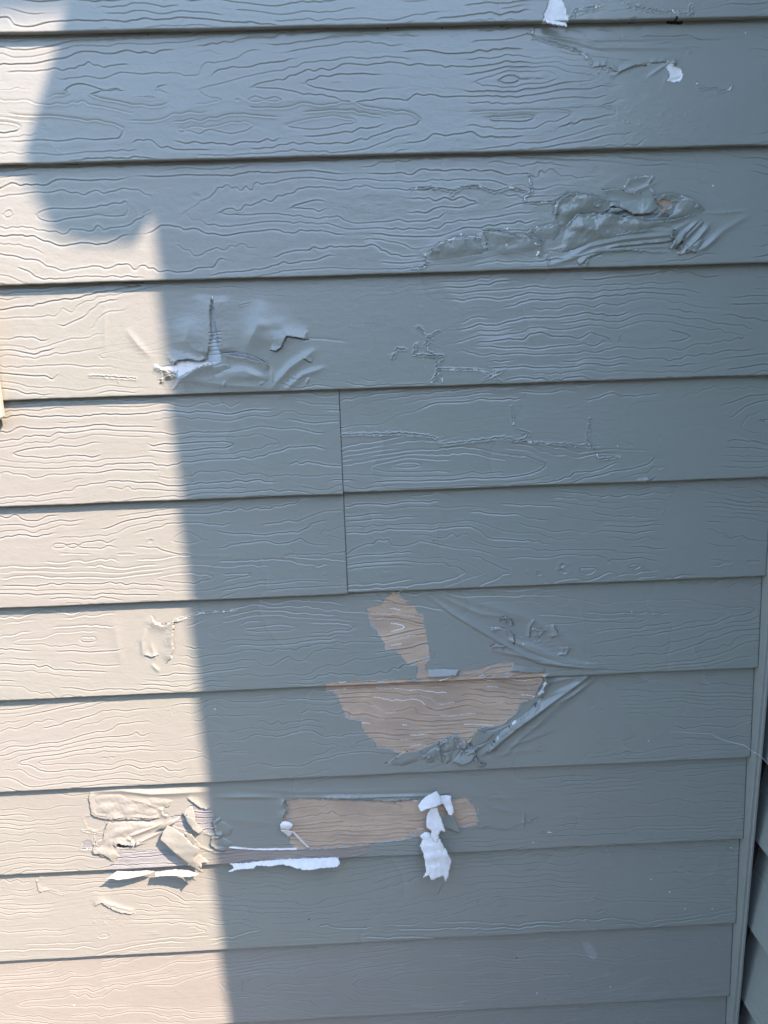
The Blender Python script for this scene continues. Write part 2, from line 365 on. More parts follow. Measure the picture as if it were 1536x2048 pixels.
# row 3: vertical tear and the crumbling crack
smooth_area(430, 680, 240, 110, .85); smooth_area(700, 660, 180, 110, .9); smooth_area(860, 650, 60, 90, .8); smooth_area(880, 740, 110, 30, .9)
lift([(235, 566), (262, 572), (285, 568)], 2.2, 5, 1, 1.5, .2)
lift([(422, 590), (419, 620), (420, 650), (423, 665), (419, 690), (415, 718)], 4.2, 26, -1, .8, .1)
lift([(423, 590), (427, 620), (428, 640), (435, 680), (438, 700), (441, 712)], 3.6, 24, 1, .8, .1)
lift([(441, 708), (470, 705), (500, 712), (520, 720), (543, 734)], 3.0, 16, -1, .8, 0, .3)
lift([(432, 729), (405, 732), (385, 742), (368, 754), (354, 758)], 4.5, 20, 1, .8)
lift([(415, 718), (398, 722), (375, 718), (355, 720), (345, 732)], 3.6, 14, -1, 1.5, .1)
lift([(345, 757), (335, 742), (322, 735), (306, 730)], 2.5, 10, 1, 2.5, .6); lift([(324, 762), (325, 742)], 1.5, 6, 1, 1, .4); lift([(318, 766), (330, 752), (345, 748), (352, 756)], 2.2, 6, -1, 1, .2)
patch([(422, 604), (424, 604), (427, 640), (431, 660), (437, 690), (440, 708), (440, 722), (432, 728), (405, 730), (385, 740), (368, 752), (355, 757), (350, 745), (335, 740), (322, 738), (308, 732), (325, 733), (345, 730), (355, 720), (375, 719), (398, 722), (415, 717), (417, 700), (421, 660), (421, 640)], 8, 1.2, 1.2, .006, lip=.4)
patch([(308, 731), (325, 733), (345, 730), (355, 733), (352, 744), (335, 739), (322, 736)], 1, .3, 1.2, .005, lip=.3)
patch([(440, 706), (470, 704), (500, 712), (520, 722), (512, 724), (490, 716), (465, 713)], 2, .9, .8, lip=.2)
for y in (666, 672, 680, 687, 695, 703, 711): ridge([(420, y), (440, y-2)], 1.0, -.9, False)
patch([(350, 724), (395, 724), (430, 726), (400, 732), (372, 745), (356, 755)], 1, .1, 2, .005, lip=0)
ridge([(346, 780), (356, 760)], 1.5, 1.5); ridge([(350, 778), (362, 758)], 1.5, 1.3)
lift([(538, 700), (552, 703), (562, 696), (570, 678), (575, 672), (596, 676), (618, 680)], 3.0, 16, 1, .8, 0, .55)
ridge([(600, 676), (650, 678), (700, 684)], 2, -.5)
lift([(605, 716), (622, 726)], 1.3, 8, 1, .5, 0, .5)
ridge([(540, 780), (580, 735), (630, 700)], 8, 3.0); ridge([(560, 790), (605, 750), (650, 735)], 6, 2.0); ridge([(440, 745), (490, 742), (535, 760)], 10, 2.6); ridge([(380, 760), (450, 770), (540, 775)], 8, 1.8)
ridge([(520, 600), (515, 650), (490, 700)], 14, 2.8); ridge([(380, 640), (370, 680), (400, 710)], 14, 2.2); billow(530, 665, 55, 42, 6.0); billow(380, 670, 40, 34, 4.5); billow(470, 755, 60, 14, 4.0)
ridge([(543, 735), (545, 765)], 2, 1.2); ridge([(612, 768), (618, 755)], 2.5, 1.6); ridge([(447, 774), (450, 762)], 2, 1.4); ridge([(520, 770), (526, 764)], 2, 1.2); rough_area(388, 765, 14, 10, 1.0, 6)
ridge([(250, 660), (275, 690), (300, 715)], 7, 1.2); ridge([(205, 600), (208, 700)], 6, .5)
crackle([(180, 752), (225, 755), (270, 758)], .6, 1.5, .25); ridge([(235, 758), (237, 768)], 1.5, .8)
crackle([(480, 610), (500, 605), (500, 640)], .25, .5, 0)
crackle([(835, 652), (848, 664), (858, 680), (852, 690), (858, 705), (870, 714), (876, 738), (870, 760)], .9, 2.5, .4)
crackle([(880, 662), (858, 672)], .7, 2, .35); crackle([(832, 690), (828, 710), (860, 712)], .8, 1.5, .3); crackle([(785, 718), (795, 698), (812, 700)], .7, 2, .2); crackle([(876, 738), (960, 740), (1005, 765)], .5, 1.2, .35)
crackle([(862, 765), (880, 742), (884, 762)], .5, 1, .4); crackle([(968, 760), (1005, 742)], .6, 2, .3); crackle([(860, 712), (885, 712), (880, 735)], .9, 1.5, .3)
rough_area(856, 700, 26, 30, 1.0, 7); rough_area(985, 752, 22, 12, .8, 6); rough_area(790, 708, 16, 12, .8, 6)
rough_area(700, 645, 30, 12, .5, 7); specks([(936, 739), (944, 740)], 1.6, 3)
# row 4
smooth_area(1120, 845, 330, 45, .85); smooth_area(1380, 870, 80, 80, .95); smooth_area(760, 830, 80, 35, .6)
crackle([(684, 872), (720, 870), (770, 870), (800, 868), (845, 872), (870, 876), (885, 892), (910, 888), (960, 882), (1010, 876), (1028, 880), (1080, 888), (1130, 890), (1165, 894), (1180, 888)], .8, 2.2, .2, 1.8)
lift([(684, 872), (770, 870), (870, 876), (885, 892), (960, 882), (1028, 880), (1165, 894)], .6, 8, -1, 2)
crackle([(1026, 815), (1028, 850), (1040, 862), (1062, 868), (1050, 880), (1026, 884)], .7, 1.5, .3); crackle([(1182, 840), (1177, 880), (1190, 900), (1198, 920), (1240, 915)], .7, 1.8, .3)
rough_area(750, 865, 70, 14, .5, 5); rough_area(900, 885, 60, 12, .5, 5); rough_area(1190, 895, 30, 25, .5, 5); rough_area(1040, 870, 30, 14, .5, 6)
rough_area(1360, 860, 60, 30, .4, 6); rough_area(1290, 940, 60, 18, .5, 6); rough_area(1290, 850, 30, 20, .35, 5); rough_area(1150, 820, 60, 16, .4, 6)
lift([(1275, 965), (1285, 963), (1300, 960)], 2.5, 5, 1, 1, .3); specks([(1281, 964), (1284, 965)], 2.5, 3); specks([(862, 979), (1236, 893)], 1.5, 1)
# row 5
smooth_area(1370, 1050, 50, 70, .95); rough_area(1350, 1035, 50, 60, .4, 6); rough_area(1370, 1110, 80, 12, .4, 6); specks([(867, 1083)], 1.5, 3)
# row 6
smooth_area(300, 1270, 75, 65, .95); smooth_area(960, 1270, 130, 60, .92); smooth_area(1110, 1300, 90, 45, .8); smooth_area(1290, 1200, 260, 20, .5)
lift([(298, 1232), (308, 1250), (325, 1255), (345, 1246), (345, 1258), (342, 1285), (346, 1300), (340, 1318), (330, 1330)], 2.3, 15, -1, 1.5, .1, .4)
crackle([(345, 1246), (365, 1240), (400, 1230), (470, 1225)], .6, 1.5, .35); crackle([(392, 1200), (398, 1222)], .6, 1, .5)
lift([(287, 1312), (300, 1316), (315, 1313)], 1.6, 8, 1, 1, 0, .5); ridge([(285, 1315), (282, 1285), (290, 1260)], 5, 1.8); ridge([(302, 1330), (318, 1345)], 4, 1.6); ridge([(310, 1322), (300, 1290)], 5, 1.2)
ridge([(225, 1245), (235, 1300), (240, 1330)], 10, .8)
BARE_SPLIT[6] = []
patch([(785, 1189), (797, 1190), (815, 1212), (828, 1217), (838, 1230), (846, 1232), (848, 1250), (855, 1280), (857, 1300), (860, 1318), (850, 1330), (848, 1338), (856, 1344), (858, 1365), (830, 1368), (832, 1350), (834, 1342), (835, 1332), (818, 1332), (805, 1318), (790, 1303), (770, 1302), (768, 1290), (755, 1270), (752, 1262), (741, 1255), (736, 1240), (733, 1220), (752, 1216), (762, 1213), (770, 1200)], 4, .6, 1.5, .007, True, .5, streak=.25)
patch([(856, 1356), (915, 1352), (921, 1343), (960, 1339), (975, 1332), (1000, 1326), (1028, 1326), (1024, 1341), (1060, 1345), (1086, 1347), (1086, 1370), (650, 1390), (650, 1369), (760, 1362)], 4, .6, .8, .008, True, .3, streak=.3)
crackle([(797, 1190), (812, 1178)], .6, .5, .6)
ridge([(850, 1190), (905, 1230), (960, 1262), (1020, 1296), (1080, 1325), (1190, 1336)], 5, 3.2); ridge([(860, 1188), (960, 1230), (1030, 1240)], 6, 1.8); ridge([(850, 1200), (930, 1250), (1000, 1290)], 4, -1.4)
ridge([(975, 1300), (1060, 1315), (1130, 1330), (1200, 1338)], 6, 2.6); ridge([(1010, 1280), (1080, 1300), (1150, 1330)], 7, 2.4); ridge([(1110, 1265), (1160, 1300), (1190, 1335)], 7, 1.2)
lift([(1000, 1248), (1002, 1238), (1012, 1236), (1022, 1240), (1028, 1254)], 2.2, 6, -1, 1.5, .05, .5); lift([(1012, 1237), (1014, 1250)], 1.5, 4, 1, 1, 0, .5); lift([(980, 1260), (1000, 1258), (1018, 1262), (1030, 1275), (1028, 1290)], 2.2, 8, -1, 1.5, .05, .4)
lift([(1060, 1278), (1062, 1256), (1070, 1242)], 1.6, 6, 1, 1, 0, .4); lift([(1062, 1258), (1088, 1262), (1080, 1278)], 2.0, 8, -1, 1.5, .1, .4); lift([(1100, 1275), (1118, 1272), (1108, 1250)], 1.6, 6, 1, 1.5, .05, .4)
lift([(1118, 1295), (1140, 1297), (1132, 1310), (1115, 1312)], 1.8, 6, -1, 1.2, .1, .3); lift([(980, 1296), (990, 1291), (1010, 1292)], 2.4, 10, -1, 1, 0, .3)
rough_area(1080, 1275, 50, 30, .9, 8); rough_area(1010, 1250, 25, 18, .8, 7)
specks([(1266, 1227), (1046, 1289)], 1.7, 1); specks([(1028, 1289)], 2.4, 3)
ridge([(870, 1182), (960, 1210), (1060, 1240), (1180, 1300)], 11, 1.6); ridge([(880, 1215), (960, 1262), (1010, 1300)], 12, 1.4); ridge([(1040, 1296), (1120, 1322), (1220, 1334)], 4, 1.6); ridge([(960, 1250), (1060, 1300), (1190, 1334)], 3.5, 1.2)
# row 7
ridge([(1100, 1420), (1150, 1392), (1195, 1362)], 5, 2.0); ridge([(1060, 1470), (1100, 1430), (1180, 1370)], 10, 1.8); ridge([(1010, 1510), (1040, 1480), (1090, 1440)], 5, 1.6); ridge([(1110, 1380), (1160, 1362), (1230, 1350)], 8, 1.6)
smooth_area(1120, 1440, 130, 90, .93); smooth_area(1010, 1500, 150, 40, .9); smooth_area(330, 1460, 40, 55, .8); smooth_area(820, 1520, 90, 22, .7); rough_area(330, 1430, 30, 10, .6, 6)
patch([(650, 1366), (700, 1362), (830, 1358), (1085, 1340), (1092, 1362), (1078, 1385), (1070, 1403), (1042, 1413), (1035, 1432), (1020, 1440), (1010, 1452), (990, 1458), (968, 1456), (955, 1470), (940, 1482), (925, 1488), (915, 1474), (895, 1478), (880, 1486), (850, 1496), (808, 1520), (795, 1510), (780, 1500), (752, 1497), (750, 1488), (738, 1478), (724, 1462), (722, 1446), (690, 1440), (683, 1420), (672, 1395), (656, 1384)], 4, .7, 1.8, .008, True, .5, streak=.34)
patch([(1070, 1403), (1078, 1385), (1092, 1362), (1095, 1372), (1085, 1392), (1082, 1410), (1060, 1430), (1030, 1448), (990, 1465), (968, 1468), (990, 1458), (1010, 1452), (1035, 1432), (1042, 1413)], 0, 1.0, 1.0, lip=.2)
lift([(1085, 1350), (1094, 1368), (1080, 1392), (1075, 1400)], 4.5, 12, 1, 1, .2)
lift([(1085, 1402), (1060, 1428), (1030, 1448), (1000, 1470), (985, 1490), (972, 1510)], 4.0, 14, 1, 1.5, .05, .2)
ridge([(1180, 1355), (1130, 1390), (1085, 1420), (1040, 1450), (990, 1490), (960, 1512)], 7, 6.0)
ridge([(1090, 1372), (1140, 1362), (1190, 1352)], 6, 2.6); ridge([(1100, 1395), (1140, 1380), (1180, 1358)], 6, 2.2); ridge([(1000, 1500), (1060, 1480), (1110, 1460)], 6, 1.2); ridge([(960, 1525), (1020, 1505), (1080, 1500)], 7, 1.0)
lift([(770, 1530), (790, 1515), (808, 1505), (830, 1502), (848, 1512), (870, 1510), (880, 1488), (905, 1478), (922, 1490), (940, 1480), (960, 1456)], 2.6, 9, -1, 3.5, .1, .35)
lift([(850, 1528), (862, 1500), (880, 1498), (885, 1528)], 2.4, 8, -1, 2.5, .05, .4); lift([(908, 1526), (925, 1502), (948, 1500), (955, 1525), (975, 1530)], 3.4, 9, -1, 2.5, .05, .5); lift([(925, 1500), (940, 1485), (958, 1498)], 2.6, 7, 1, 2, .1, .4)
rough_area(930, 1508, 60, 22, 1.6, 9); rough_area(850, 1512, 60, 16, 1.2, 8); ridge([(905, 1525), (950, 1500), (985, 1480)], 5, 3.0)
rough_area(1200, 1420, 40, 12, .6, 7); rough_area(1185, 1465, 20, 20, .8, 7); rough_area(1070, 1460, 30, 30, .7, 7); rough_area(1085, 1500, 18, 10, .9, 7); rough_area(1240, 1483, 60, 8, .4, 6)
specks([(427, 1424), (1298, 1484)], 1.6, 1)
# row 8: stripped strip
smooth_area(300, 1650, 160, 80, .9); smooth_area(500, 1620, 120, 80, .85); smooth_area(750, 1590, 260, 22, .8); smooth_area(1030, 1630, 100, 60, .8); smooth_area(1150, 1640, 120, 60, .5)
BARE_SPLIT[8] = [P(445, 1700)[0]]
patch([(570, 1607), (600, 1602), (640, 1605), (665, 1601), (700, 1607), (735, 1608), (760, 1604), (790, 1611), (815, 1604), (842, 1606), (880, 1598), (908, 1604), (932, 1600), (942, 1612), (957, 1620), (958, 1650), (938, 1656), (915, 1658), (890, 1664), (850, 1672), (800, 1682), (740, 1690), (690, 1696), (640, 1699), (590, 1700), (580, 1690), (575, 1660), (565, 1640), (572, 1625)], 4, .7, 1.8, .008, True, .5, streak=.05)
patch([(438, 1699), (590, 1702), (640, 1700), (690, 1697), (742, 1690), (738, 1700), (730, 1722), (430, 1732)], 6, .5, 1, .008, True, .2)
ridge([(432, 1696), (520, 1701), (600, 1700), (650, 1690)], 1.5, 1.2); patch([(452, 1694), (510, 1699), (594, 1697), (592, 1700), (510, 1702), (452, 1697)], 1, .1, .3, lip=.1)
lift([(570, 1602), (566, 1612), (575, 1620), (567, 1635), (572, 1652)], 3.0, 12, -1, 1.5, .1, .5)
ridge([(430, 1600), (500, 1598), (562, 1600)], 6, 2.6); ridge([(440, 1580), (600, 1590), (860, 1585)], 7, 1.4); ridge([(570, 1600), (700, 1598), (850, 1596), (900, 1590)], 3.5, 2.4)
lift([(640, 1604), (700, 1600), (780, 1606), (840, 1602)], 2.4, 8, 1, 2.5, .05, .2)
ridge([(930, 1580), (990, 1620), (1050, 1630)], 9, 1.3); ridge([(900, 1570), (980, 1600), (1060, 1600)], 8, 1.1); ridge([(450, 1640), (540, 1650)], 12, 1.6)
crackle([(942, 1660), (975, 1656), (1010, 1662), (1050, 1648), (1075, 1640)], .5, 3, .3); crackle([(1080, 1665), (1115, 1668)], .3, 2, .3)
rough_area(1040, 1605, 60, 10, .5, 7); rough_area(1050, 1655, 20, 12, .6, 6); rough_area(1160, 1650, 30, 10, .4, 6); rough_area(1200, 1628, 30, 6, .3, 6)
ridge([(1048, 1655), (1050, 1630)], 2, 1.2); patch([(950, 1618), (972, 1640), (965, 1655), (957, 1650)], 0, .2, 2)
# sunlit torn cluster on row 8
lift([(176, 1588), (174, 1600), (180, 1628), (190, 1634), (205, 1636), (218, 1640), (224, 1652)], 2.2, 20, 1, 1.5, .05, .3)
lift([(218, 1640), (208, 1664), (205, 1680), (186, 1690), (184, 1706), (200, 1711), (214, 1714), (228, 1724)], 2.2, 16, 1, 2, .05, .3)
ridge([(180, 1590), (240, 1586), (300, 1592), (420, 1588)], 9, 4.2); ridge([(235, 1600), (290, 1610), (325, 1625)], 9, 2.4); ridge([(200, 1625), (280, 1618), (330, 1606)], 8, 1.4)
lift([(218, 1640), (260, 1638), (310, 1640), (322, 1640)], 2.6, 16, 1, 1.2)
lift([(323, 1620), (324, 1632), (336, 1636)], 2.2, 9, -1, 1, 0, .3); lift([(232, 1698), (236, 1686), (252, 1690), (270, 1690), (256, 1672)], 3.6, 18, 1, 1.5, 0, .5)
patch([(232, 1688), (238, 1690), (268, 1690), (262, 1696), (240, 1699), (233, 1697)], 3, 1.5, .8)
ridge([(250, 1678), (290, 1662), (325, 1650)], 6, 3.8); ridge([(265, 1690), (300, 1676), (330, 1662)], 4, 2.4)
patch([(240, 1700), (280, 1702), (330, 1700), (345, 1706), (360, 1722), (380, 1735), (388, 1750), (205, 1755), (212, 1738), (228, 1724), (232, 1714)], 2, .9, 1.5, .007, True, .4)
patch([(395, 1620), (418, 1622), (428, 1640), (430, 1655), (425, 1672), (400, 1668), (392, 1655), (380, 1640), (372, 1630), (380, 1612)], 2, .8, 2, .008, True, .6)
patch([(338, 1640), (360, 1632), (372, 1640), (385, 1660), (372, 1668), (345, 1655)], 2, .8, 1.5, .007, True, .3)
patch([(162, 1686), (176, 1682), (184, 1690), (180, 1702), (164, 1702)], 2, .4, 1.5); patch([(165, 1640), (185, 1634), (205, 1640), (210, 1652), (196, 1665), (172, 1660)], 0, .5, 2, .01, lip=.8)
lift([(370, 1601), (385, 1610), (400, 1620), (418, 1625)], 2.0, 9, 1, 1, .1, .5)
lift([(440, 1640), (425, 1646), (428, 1660), (432, 1670), (450, 1672)], 3.0, 10, 1, 2, .1, .3); lift([(445, 1673), (424, 1676), (420, 1690), (430, 1698), (455, 1702)], 2.8, 10, 1, 1.5, .1, .2)
crackle([(162, 1665), (185, 1668), (200, 1672)], .7, 2, .3); crackle([(180, 1672), (196, 1700), (160, 1700)], .6, 2, .3)
ridge([(390, 1660), (420, 1672), (450, 1672)], 4, 1.4); ridge([(385, 1690), (430, 1706), (470, 1706)], 3, 1.4); ridge([(240, 1712), (300, 1706), (350, 1702)], 2.5, 1.3)
# row 9
smooth_area(180, 1830, 90, 40, .8); smooth_area(90, 1775, 40, 25, .8); smooth_area(1240, 1755, 80, 40, .9); smooth_area(1000, 1810, 60, 30, .7); smooth_area(820, 1800, 60, 20, .6); smooth_area(350, 1760, 160, 16, .7)
lift([(80, 1757), (68, 1772), (74, 1790), (95, 1788)], 1.3, 8, 1, 2, .15, .2); lift([(185, 1820), (200, 1810), (225, 1824), (245, 1830), (270, 1832)], 2.2, 12, 1, 1.5, .1, .3); crackle([(95, 1788), (122, 1796)], .5, 2, .1)
ridge([(208, 1810), (240, 1820), (265, 1825)], 3, 1.3); rough_area(215, 1850, 40, 22, .7, 7)
rough_area(985, 1805, 40, 30, .7, 7); rough_area(1215, 1745, 20, 12, .7, 6); rough_area(1000, 1835, 40, 10, .6, 6); rough_area(800, 1820, 40, 10, .4, 7)
specks([(1467, 1704), (1370, 1820), (1341, 1788), (1304, 1764), (1425, 1820), (1066, 1686)], 1.7, 1, .2); specks([(617, 1842)], 2.2, 3)
# row 10
smooth_area(1170, 1880, 60, 20, .6); smooth_area(560, 1890, 160, 14, .6)
patch([(1166, 1893), (1182, 1894), (1196, 1915), (1192, 1926), (1180, 1922)], 5, .1, 1.0, lip=.1)
specks([(1221, 1976), (1074, 1988), (146, 2014)], 1.8, 1, .2); specks([(1034, 1922)], 1.8, 3); rough_area(1145, 1878, 14, 6, .4, 5)


# ------------------------------------------------------------------ the boards
DRIP = {0: -0.0031, 1: -0.2036, 2: -0.4010, 3: -0.6022, 4: -0.7970, 5: -0.9973, 6: -1.1939, 7: -1.3975, 8: -1.5930, 9: -1.8075, 10: -2.0038, 11: -2.2040}
for i in range(-1, -11, -1): DRIP[i] = -0.0031-0.2*i
DRIP[12] = -2.404
RECESS = 0.0142
XL, XR = -0.97, 0.792
SEAM = -0.0386
wall = tag(empty('siding_wall'), 'wall of greige wood-grain lap siding with large peeling paint patches, half sunlit half in shade', 'wall')

def make_board(row, x0, x1, dx, dz, fine=True, proud=0.0, drop=0.0, seed=None, mat=None, label=None):
    zb = DRIP[row]-drop; zt = DRIP[row-1]+0.012 if (row-1) in DRIP else zb+0.212
    nx = max(2, int(round((x1-x0)/dx))+1); nz = int(round((zt-zb)/dz))+1
    xs = np.linspace(x0, x1, nx, dtype=np.float32)
    if fine and x0 == XL:        # the same board running on beyond what the photograph shows
        xs = np.concatenate([np.arange(-3.6, XL-0.001, 0.0035, dtype=np.float32), xs]); nx = len(xs)
    x0 = xs[0]; zs = np.linspace(zb+0.0022, zt, nz, dtype=np.float32)
    X, Z = np.meshgrid(xs, zs)
    seed = row*13+3 if seed is None else seed
    g, r, d, idx = grain(X, Z-zb, seed)
    S = {'A': np.ones_like(X), 'H': np.zeros_like(X), 'M': np.zeros(X.shape, np.uint8), 'B': np.zeros(X.shape, bool)}
    S['R'], S['D'], S['F'] = r, d, idx
    if fine:
        # the emboss dies out now and then
        S['A'] *= (1+0.045*row)*(0.7+0.3*smooth01((noise(X/0.3, Z/0.09, seed+40)+0.35)/0.3))
        for bb, fn in FEATS:
            if bb[1] < x0 or bb[0] > x1 or bb[3] < zb or bb[2] > zt: continue
            i0, i1 = np.searchsorted(xs, bb[0]), np.searchsorted(xs, bb[1])+1
            j0, j1 = np.searchsorted(zs, bb[2]), np.searchsorted(zs, bb[3])+1
            if i1-i0 < 2 or j1-j0 < 2: continue
            sub = {k: v[j0:j1, i0:i1] for k, v in S.items()}
            fn(sub, X[j0:j1, i0:i1], Z[j0:j1, i0:i1])
    # gentle unevenness of old boards and brush-filled paint
    H = g*S['A'] + S['H'] + 0.0005*noise(X/0.25, Z/0.12, seed+50) + 0.00012*noise(X/0.02, Z/0.012, seed+51)
    t = (Z-zb)
    fade = smooth01(t/0.006)                       # the rounded drip edge carries less grain
    Y = RECESS*t/0.2 - H*(0.25+0.75*fade) - proud
    rr = 0.0022
    wav = (0.0009*noise(xs/0.10, xs*0+seed, 3)+0.0004*noise(xs/0.02, xs*0+seed, 4))
    rows = []
    # rounded bottom edge then the underside running back
    yf = Y[0]
    for a in (75, 55, 35, 15):
        A_ = math.radians(a); rows.append((zb+rr-rr*math.cos(math.radians(90-a))*1.0, yf + rr*(1-math.cos(math.radians(90-a)))))
    prof = []
    for a in (90, 60, 30):
        th = math.radians(a); prof.append((rr*(1-math.sin(th)), rr*(1-math.cos(th))))
    low = []
    low.append((0.0, yf+0.0115)); low.append((0.0, yf+rr))
    low.append((rr*(1-math.sin(math.radians(60))), yf+rr*(1-math.cos(math.radians(60)))*0+rr*(1-math.sin(math.radians(30))*1)-rr*(0.0)))
    low = [(0.0, yf+0.0115), (0.0, yf+rr), (rr*0.134, yf+rr*0.5), (rr*0.5, yf+rr*0.134)]
    n2 = len(low)
    VX = np.concatenate([np.tile(xs, (n2, 1)), X]); 
    VY = np.concatenate([np.stack([q[1] for q in low]), Y])
    VZ = np.concatenate([np.stack([np.full(nx, zb+q[0]) for q in low]), Z])
    VZ = VZ + wav[None, :]*np.clip(1-(VZ-zb)/0.01, 0, 1)
    V = np.stack([VX, VY, VZ], -1).reshape(-1, 3)
    R_, C_ = VX.shape
    ii = np.arange(R_*C_).reshape(R_, C_)
    Q = np.stack([ii[:-1, :-1], ii[:-1, 1:], ii[1:, 1:], ii[1:, :-1]], -1).reshape(-1, 4)
    M = np.concatenate([np.repeat(S['M'][:1], n2, 0), S['M']]); B = np.concatenate([np.repeat(S['B'][:1], n2, 0), S['B']])
    M = M[:-1, :-1].ravel(); B = B[:-1, :-1].ravel()
    # end caps so that a board is not a sheet
    nl = len(V)
    left = ii[:, 0]; right = ii[:, -1]
    capv = []
    for col in (left, right):
        c = V[col].copy(); c[:, 1] = np.maximum(c[:, 1]+0.0, 0)+0.010; capv.append(c)
    base = len(V); V = np.vstack([V]+capv)
    a = base+np.arange(R_); b = base+R_+np.arange(R_)
    QL = np.stack([left[:-1], left[1:], a[1:], a[:-1]], -1); QR = np.stack([right[:-1], b[:-1], b[1:], right[1:]], -1)
    Q = np.vstack([Q, QL, QR]); M = np.r_[M, np.zeros(len(QL)+len(QR), M.dtype)]; B = np.r_[B, np.zeros(len(QL)+len(QR), bool)]
    mats = [mat or M_PAINT, M_PRIMER, M_GREYP, M_DARK, M_BARE, M_SCUFF, M_STAIN, M_SKIM, M_UNDER]
    def sub(name, mask, parent):
        q = Q[mask]; used = np.unique(q); remap = np.zeros(len(V), np.int64); remap[used] = np.arange(len(used))
        return raw_mesh(name, V[used], remap[q], mats, M[mask], parent)
    bd = sub('siding_board', ~B, wall)
    if label: bd['label'] = label
    if B.any():
        # one mesh per separate bare spot
        cuts = BARE_SPLIT.get(row, [])
        cx = V[Q[:, 0], 0]; bins = np.searchsorted(np.array(sorted(cuts)), cx)
        for k in range(len(cuts)+1):
            mk = B & (bins == k)
            if mk.any():
                o = sub('bare_patch', mk, bd)
    return bd

BOARDS = {}
DX, DZ = 0.0014, 0.0009
for row in range(0, 12):
    mt = M_WARM if row >= 10 else M_PAINT
    if row in (4, 5):
        BOARDS[row] = make_board(row, SEAM+0.0004, XR, DX, DZ)
        make_board(row, XL, SEAM-0.0004, DX, DZ, proud=0.0016, drop=0.0022, seed=row*13+200)
    else:
        BOARDS[row] = make_board(row, XL, XR, DX, DZ, mat=mt)
for row in list(range(-9, 0))+[12]:
    make_board(row, -3.6, XR, 0.005, 0.0025, fine=False)
box('sheathing', (-3.6, 0.026, -2.5), (XR+0.078, 0.12, 2.0), M_DARK, wall)

# ------------------------------------------------------------------ inside corner strip
TX0, TX1 = 0.7932, 0.8040
cs = box('corner_trim', (TX0, -0.0185, -2.5), (TX1, 0.026, 1.99), M_TRIM, wall, 0.0015)
bead = box('trim_bead', (TX1-0.0045, -0.0225, -2.5), (TX1+0.0015, -0.0165, 1.985), M_TRIM, cs, 0.0015)

# ------------------------------------------------------------------ wing on the right whose end corner and eave shade the wall
D_END = 1.15
wing = tag(empty('house_wing', (0.84, 0, -2.45)), 'projecting house wing with lap siding meeting the peeling wall at the right corner', 'house wing')
wing.location = (0, 0, 0)
SX = 0.8165      # drip edge plane of the side boards
SREC = 0.030
for row in range(-9, 13):
    zb = DRIP[row]-0.004; zt = zb+0.212
    ny, nz = 260, 84
    ys = np.linspace(0.0255, -D_END, ny); zs = np.linspace(zb+0.002, zt, nz)
    Yg, Zg = np.meshgrid(ys, zs)
    g, r, d, idx = grain(Yg.astype(np.float32)*1.0, (Zg-zb).astype(np.float32), row*11+500)
    Xg = SX + SREC*(Zg-zb)/0.2 - g*0.9
    low = [(0.0, Xg[0]+0.019), (0.0, Xg[0]+0.002), (0.0006, Xg[0]+0.0006)]
    VX = np.concatenate([np.stack([q[1] for q in low]), Xg]); VY = np.concatenate([np.tile(ys, (3, 1)), Yg])
    VZ = np.concatenate([np.stack([np.full(ny, zb+q[0]) for q in low]), Zg])
    V = np.stack([VX, VY, VZ], -1).reshape(-1, 3); R_, C_ = VX.shape; ii = np.arange(R_*C_).reshape(R_, C_)
    Q = np.stack([ii[:-1, :-1], ii[:-1, 1:], ii[1:, 1:], ii[1:, :-1]], -1).reshape(-1, 4)
    raw_mesh('siding_board', V, Q, [M_PAINT], None, wing)
box('wing_body', (SX+0.046, -D_END+0.01, -2.5), (3.2, 0.02, 2.25), M_TRIM, wing)
# end corner board: its left edge throws the long vertical shadow line
sh = P(372, 900)
xc = sh[0] + D_END*1.0
box('corner_board', (xc, -D_END-0.02, -2.5), (xc+0.09, -D_END+0.0, 2.2), M_TRIM, wing, 0.003)
# unseen eave: one flat plate, shaped to cast the stepped shadow outline
DE = D_END+0.06
def cast(px, py, dist=DE):
    x, z = P(px, py); return (x+dist*1.0, z+dist*1.5)
out = [cast(330, 402), cast(292, 408), cast(284, 462), cast(180, 458), cast(118, 436), cast(92, 362), cast(56, 292), cast(140, 0)]
top = cast(140, 0)
poly = [(out[0][0]+0.9, out[0][1])] + out + [(top[0]+0.30, top[1]+0.75), (out[0][0]+0.9, top[1]+0.9)]
prism('eave_shadow_plate', poly[::-1], -DE-0.012, -DE+0.012, M_TRIM, wing)
zr = top[1]+0.9
rf = py_mesh('roof', [(0.60, -1.5, 2.28), (3.4, -1.5, 2.28), (3.4, 0.0, 2.28), (0.60, 0.0, 2.28), (0.9, -1.5, 2.6), (3.4, -1.5, 3.6), (3.4, 0.0, 3.6), (0.9, 0.0, 2.6)],
             [(0, 1, 2, 3), (7, 6, 5, 4), (0, 4, 5, 1), (1, 5, 6, 2), (2, 6, 7, 3), (3, 7, 4, 0)], [M_ROOF], wing)

# ------------------------------------------------------------------ ground
n = 60
gr = py_mesh('ground', [(-60, -60, -2.45), (60, -60, -2.45), (60, 60, -2.45), (-60, 60, -2.45)], [(0, 1, 2, 3)], [M_GROUND])
tag(gr, kind='structure')

